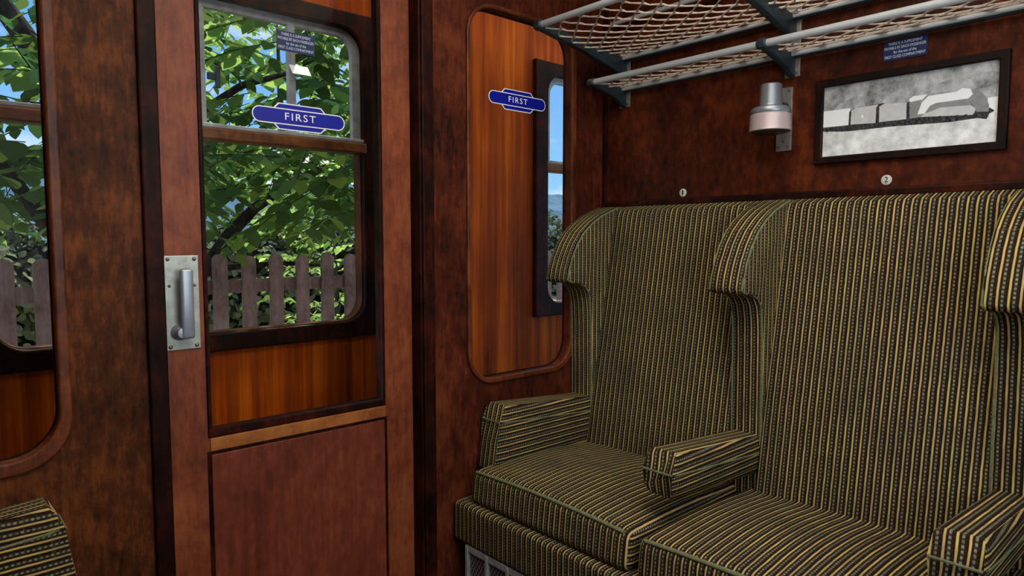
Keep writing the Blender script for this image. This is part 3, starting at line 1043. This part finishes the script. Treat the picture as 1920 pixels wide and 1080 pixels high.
T = root('overhanging_tree', (-4.75, 1.10, -0.35), 'dark leafy tree with forked trunk leaning over the picket fence', 'tree')
trunk = [(-4.75, 1.10, -0.40), (-4.74, 1.09, 0.3), (-4.72, 1.08, 0.75)]
MB().tube(trunk, [0.12, 0.10, 0.09], 12).build('trunk', M['bark'], T, 60)
LIMBS = [
    ([(-4.73, 1.07, 0.66), (-4.78, 1.30, 0.86), (-4.8, 1.526, 1.02), (-4.8, 1.674, 1.23), (-4.82, 1.865, 1.42), (-4.85, 2.19, 1.64), (-4.9, 2.58, 1.81), (-5.0, 3.0, 2.1)], [0.075, 0.06, 0.05, 0.044, 0.038, 0.032, 0.024, 0.012]),
    ([(-4.73, 1.08, 0.68), (-4.78, 0.86, 1.02), (-4.8, 0.62, 1.29), (-4.82, 0.5, 1.5), (-4.85, 0.40, 1.65), (-4.9, 0.1, 2.0)], [0.07, 0.055, 0.045, 0.04, 0.034, 0.015]),
    ([(-4.72, 1.08, 0.7), (-4.70, 1.00, 1.3), (-4.70, 0.86, 1.8), (-4.75, 0.67, 2.13), (-4.8, 0.55, 2.38), (-4.8, 0.44, 2.55), (-4.8, 0.2, 3.0)], [0.085, 0.075, 0.07, 0.066, 0.062, 0.056, 0.03]),
    ([(-4.75, 0.70, 2.08), (-4.85, 0.52, 2.22), (-4.95, 0.3, 2.34)], [0.034, 0.028, 0.02]),
    ([(-4.8, 1.40, 0.93), (-4.75, 1.62, 1.0), (-4.6, 1.95, 1.03), (-4.5, 2.3, 1.0)], [0.03, 0.022, 0.016, 0.008]),
    ([(-4.70, 0.95, 1.5), (-4.5, 1.3, 1.9), (-4.3, 1.6, 2.15), (-4.1, 2.0, 2.3)], [0.04, 0.03, 0.022, 0.01]),
]
for pts, rad in LIMBS:
    MB().tube(pts, rad, 9).build('branch', M['bark'], T, 60)


def region_main(r):
    x = -r.uniform(3.2, 6.0)
    y = r.uniform(-0.7, 0.62 * -x)
    lowest = 1.36 + 0.05 * max(0.0, -x - 4.0) - (0.15 if y > 1.9 else 0.0)
    if 0.31 < y / -x < 0.42:
        lowest += 0.26
    z = lowest + (3.3 - lowest) * r.random() ** 1.25 + 0.08
    # open sky pockets
    if z > 1.8 and mnoise.noise((x * 0.8, y * 1.3, z * 1.5)) < -0.12:
        return None
    if y < 0.75 and z > 2.0 and r.random() < 0.72:
        return None
    return Vector((x, y, z))


vs, fs, twigs = sprays(420, region_main, random.Random(11), (0.115, 0.19))
from_py('foliage', vs, fs, M['leaf'], T)
mb = MB()
for tw in twigs[::1]:
    mb.tube(tw[::3] + [tw[-1]], 0.0028, 3, 0, False)
tag(mb.build('twigs', M['bark'], T), kind='stuff')

T2 = root('sapling', (-7.6, 3.9, -0.35), 'pale sunlit leafy sapling behind the picket fence at the right', 'tree')


def region_sap(r):
    a, b = r.uniform(0, 2 * PI), r.uniform(-1, 1)
    s = math.sqrt(1 - b * b)
    p = Vector((-7.6 + 0.8 * s * math.cos(a), 3.9 + 0.95 * s * math.sin(a), 1.0 + 0.85 * b))
    return p if p.z > 0.2 else None


vs, fs, twigs = sprays(120, region_sap, random.Random(5), (0.09, 0.14), (6, 10))
from_py('foliage', vs, fs, M['leafpale'], T2)
MB().tube([(-7.6, 3.9, -0.4), (-7.58, 3.92, 0.5), (-7.6, 3.9, 1.3)], [0.04, 0.03, 0.01], 8).build('trunk', M['bark'], T2)
mb = MB()
for tw in twigs:
    mb.tube(tw[::3] + [tw[-1]], 0.003, 3, 0, False)
tag(mb.build('twigs', M['bark'], T2), kind='stuff')

T3 = root('light_tree', (-13.5, 6.0, -0.35), 'bright yellow-green tree farther back behind the dark overhanging tree', 'tree')


def region_far(r):
    a, b = r.uniform(0, 2 * PI), r.uniform(-1, 1)
    s = math.sqrt(1 - b * b)
    k = r.uniform(0.6, 1.0)
    p = Vector((-13.8 + 1.8 * k * s * math.cos(a), 5.8 + 3.2 * k * s * math.sin(a), 4.2 + 3.0 * k * b))
    return p if p.y < 0.66 * -p.x else None


vs, fs, twigs = sprays(420, region_far, random.Random(9), (0.16, 0.26), (8, 13))
from_py('foliage', vs, fs, M['leafpale'], T3)
MB().tube([(-13.5, 6.0, -0.4), (-13.5, 5.95, 1.2), (-13.7, 5.9, 3.6), (-13.8, 5.9, 5.6)], [0.13, 0.1, 0.07, 0.02], 9).build('trunk', M['bark'], T3)


def bush_leaves(cells, n, L, rnd):
    vs, fs = [], []
    for (c, rad) in cells:
        for _ in range(n):
            a, b = rnd.uniform(0, 2 * PI), rnd.uniform(-0.7, 1)
            s = math.sqrt(1 - b * b)
            nr = Vector((s * math.cos(a), s * math.sin(a), b))
            k = rnd.uniform(0.82, 1.04) * (1 + 0.22 * mnoise.noise(Vector(c) + nr * 1.6))
            p = Vector(c) + Vector((nr.x * rad[0], nr.y * rad[1], nr.z * rad[2])) * k
            d = Vector((rnd.uniform(-1, 1), rnd.uniform(-1, 1), rnd.uniform(-0.6, 0.8)))
            ll = rnd.uniform(*L)
            leaf_geo(vs, fs, p, d, nr + Vector((0, 0, 0.5)), ll, ll * 0.6)
    return vs, fs


rnd = random.Random(21)
Hd = root('hedge', (-10.5, 3.0, -0.35), 'long olive-grey hedge in the meadow behind the picket fence', 'hedge')
cells = [((-10.5 + rnd.uniform(-0.4, 0.4), -2 + 0.85 * k, 0.55), (0.8, 0.75, rnd.uniform(0.95, 1.3))) for k in range(11)]
vs, fs = bush_leaves(cells, 1000, (0.11, 0.19), rnd)
from_py('foliage', vs, fs, M['hedge'], Hd)
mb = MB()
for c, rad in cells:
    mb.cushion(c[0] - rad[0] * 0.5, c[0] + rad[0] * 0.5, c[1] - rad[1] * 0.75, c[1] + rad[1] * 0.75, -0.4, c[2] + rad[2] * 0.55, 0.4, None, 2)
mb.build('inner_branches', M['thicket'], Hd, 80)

Sh = root('grey_shrub', (-14, 13.6, -0.35), 'grey-green shrub in the field seen in the narrow window strip beside the seat wing', 'shrub')
cells = [((-14 + rnd.uniform(-0.7, 0.7), 11.2 + 1.1 * k, 0.45), (1.1, 1.0, rnd.uniform(1.25, 1.6))) for k in range(5)]
vs, fs = bush_leaves(cells, 900, (0.12, 0.2), rnd)
from_py('foliage', vs, fs, M['shrub'], Sh)
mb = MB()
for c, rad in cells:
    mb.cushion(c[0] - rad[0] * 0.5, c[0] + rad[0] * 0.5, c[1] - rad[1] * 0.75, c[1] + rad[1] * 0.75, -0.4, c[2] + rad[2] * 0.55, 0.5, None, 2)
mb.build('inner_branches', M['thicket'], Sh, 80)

# ------------------------------------------------------------------ sky and lights
wd = bpy.data.worlds.new('sky')
scene.world = wd
wd.use_nodes = True
nt = wd.node_tree
nt.nodes.clear()
out = nt.nodes.new('ShaderNodeOutputWorld')
bg = nt.nodes.new('ShaderNodeBackground')
tc = nt.nodes.new('ShaderNodeTexCoord')
sp = nt.nodes.new('ShaderNodeSeparateXYZ')
nt.links.new(tc.outputs['Generated'], sp.inputs[0])
gr_ = nt.nodes.new('ShaderNodeValToRGB')
gr_.color_ramp.elements[0].position = 0.0
gr_.color_ramp.elements[0].color = rgb(150, 205, 250)
gr_.color_ramp.elements[1].position = 0.45
gr_.color_ramp.elements[1].color = rgb(62, 128, 222)
nt.links.new(sp.outputs[2], gr_.inputs[0])
mp = nt.nodes.new('ShaderNodeMapping')
mp.inputs['Scale'].default_value = (3.0, 3.0, 7.0)
mp.inputs['Location'].default_value = (0.4, 1.3, 0.2)
nt.links.new(tc.outputs['Generated'], mp.inputs[0])
nz = nt.nodes.new('ShaderNodeTexNoise')
nz.inputs['Scale'].default_value = 1.0
nz.inputs['Detail'].default_value = 6
nt.links.new(mp.outputs[0], nz.inputs['Vector'])
cr = nt.nodes.new('ShaderNodeValToRGB')
cr.color_ramp.elements[0].position = 0.47
cr.color_ramp.elements[1].position = 0.62
nt.links.new(nz.outputs[0], cr.inputs[0])
mx = nt.nodes.new('ShaderNodeMix')
mx.data_type = 'RGBA'
nt.links.new(cr.outputs[0], mx.inputs[0])
nt.links.new(gr_.outputs[0], mx.inputs[6])
mx.inputs[7].default_value = rgb(248, 250, 255)
nt.links.new(mx.outputs[2], bg.inputs[0])
bg.inputs[1].default_value = 1.25
nt.links.new(bg.outputs[0], out.inputs[0])


def light(name, kind, loc, energy, color=(1, 1, 1), size=(1, 1), target=None):
    ld = bpy.data.lights.new(name, kind)
    ld.energy = energy
    ld.color = color
    if kind == 'AREA':
        ld.shape = 'RECTANGLE'
        ld.size, ld.size_y = size
    o = bpy.data.objects.new(name, ld)
    COL.objects.link(o)
    o.location = loc
    if target is not None:
        o.rotation_euler = (Vector(target) - Vector(loc)).to_track_quat('-Z', 'Y').to_euler()
    return o


sun = light('sun', 'SUN', (0, 0, 10), 6.0, (1.0, 0.95, 0.86), target=(0.42, -0.30, 8.75 - 0.0))
sun.rotation_euler = Vector((0.45, -0.35, -1.0)).to_track_quat('-Z', 'Y').to_euler()
sun.data.angle = math.radians(1.0)
light('compartment_ceiling_fill', 'AREA', (-0.55, 0.78, 2.28), 28, (1.0, 0.93, 0.82), (1.5, 1.1), (-0.65, 0.75, 0))  # added fill light under the unseen ceiling, no fitting there
light('window_side_fill', 'AREA', (RX - 0.03, 0.81, 1.43), 10, (0.95, 0.97, 1.0), (1.0, 1.1), (-1.6, 1.2, 1.1))  # added fill light just inside the side window, out of view
light('corridor_area_light', 'AREA', (-2.07, 1.3, 2.28), 11, (1.0, 0.93, 0.82), (0.4, 4.5), (-2.07, 1.3, 0))  # unseen area light along the corridor ceiling

# ------------------------------------------------------------------ camera
yaw, pitch, FPX = math.radians(48.057), math.radians(4.182), 1262.36
fwd = Vector((-math.sin(yaw) * math.cos(pitch), math.cos(yaw) * math.cos(pitch), -math.sin(pitch)))
rt = Vector((math.cos(yaw), math.sin(yaw), 0))
upv = rt.cross(fwd)
cd = bpy.data.cameras.new('camera')
cd.sensor_width = 36
cd.lens = FPX / 1920 * 36
cd.clip_start = 0.02
cd.clip_end = 800
cam = bpy.data.objects.new('camera', cd)
COL.objects.link(cam)
mw = Matrix.Identity(4)
for i in range(3):
    mw[i][0], mw[i][1], mw[i][2] = rt[i], upv[i], -fwd[i]
mw[2][3] = 1.2
cam.matrix_world = mw
scene.camera = cam
scene.view_settings.view_transform = 'Standard'
scene.view_settings.look = 'None'
scene.view_settings.exposure = 0.0
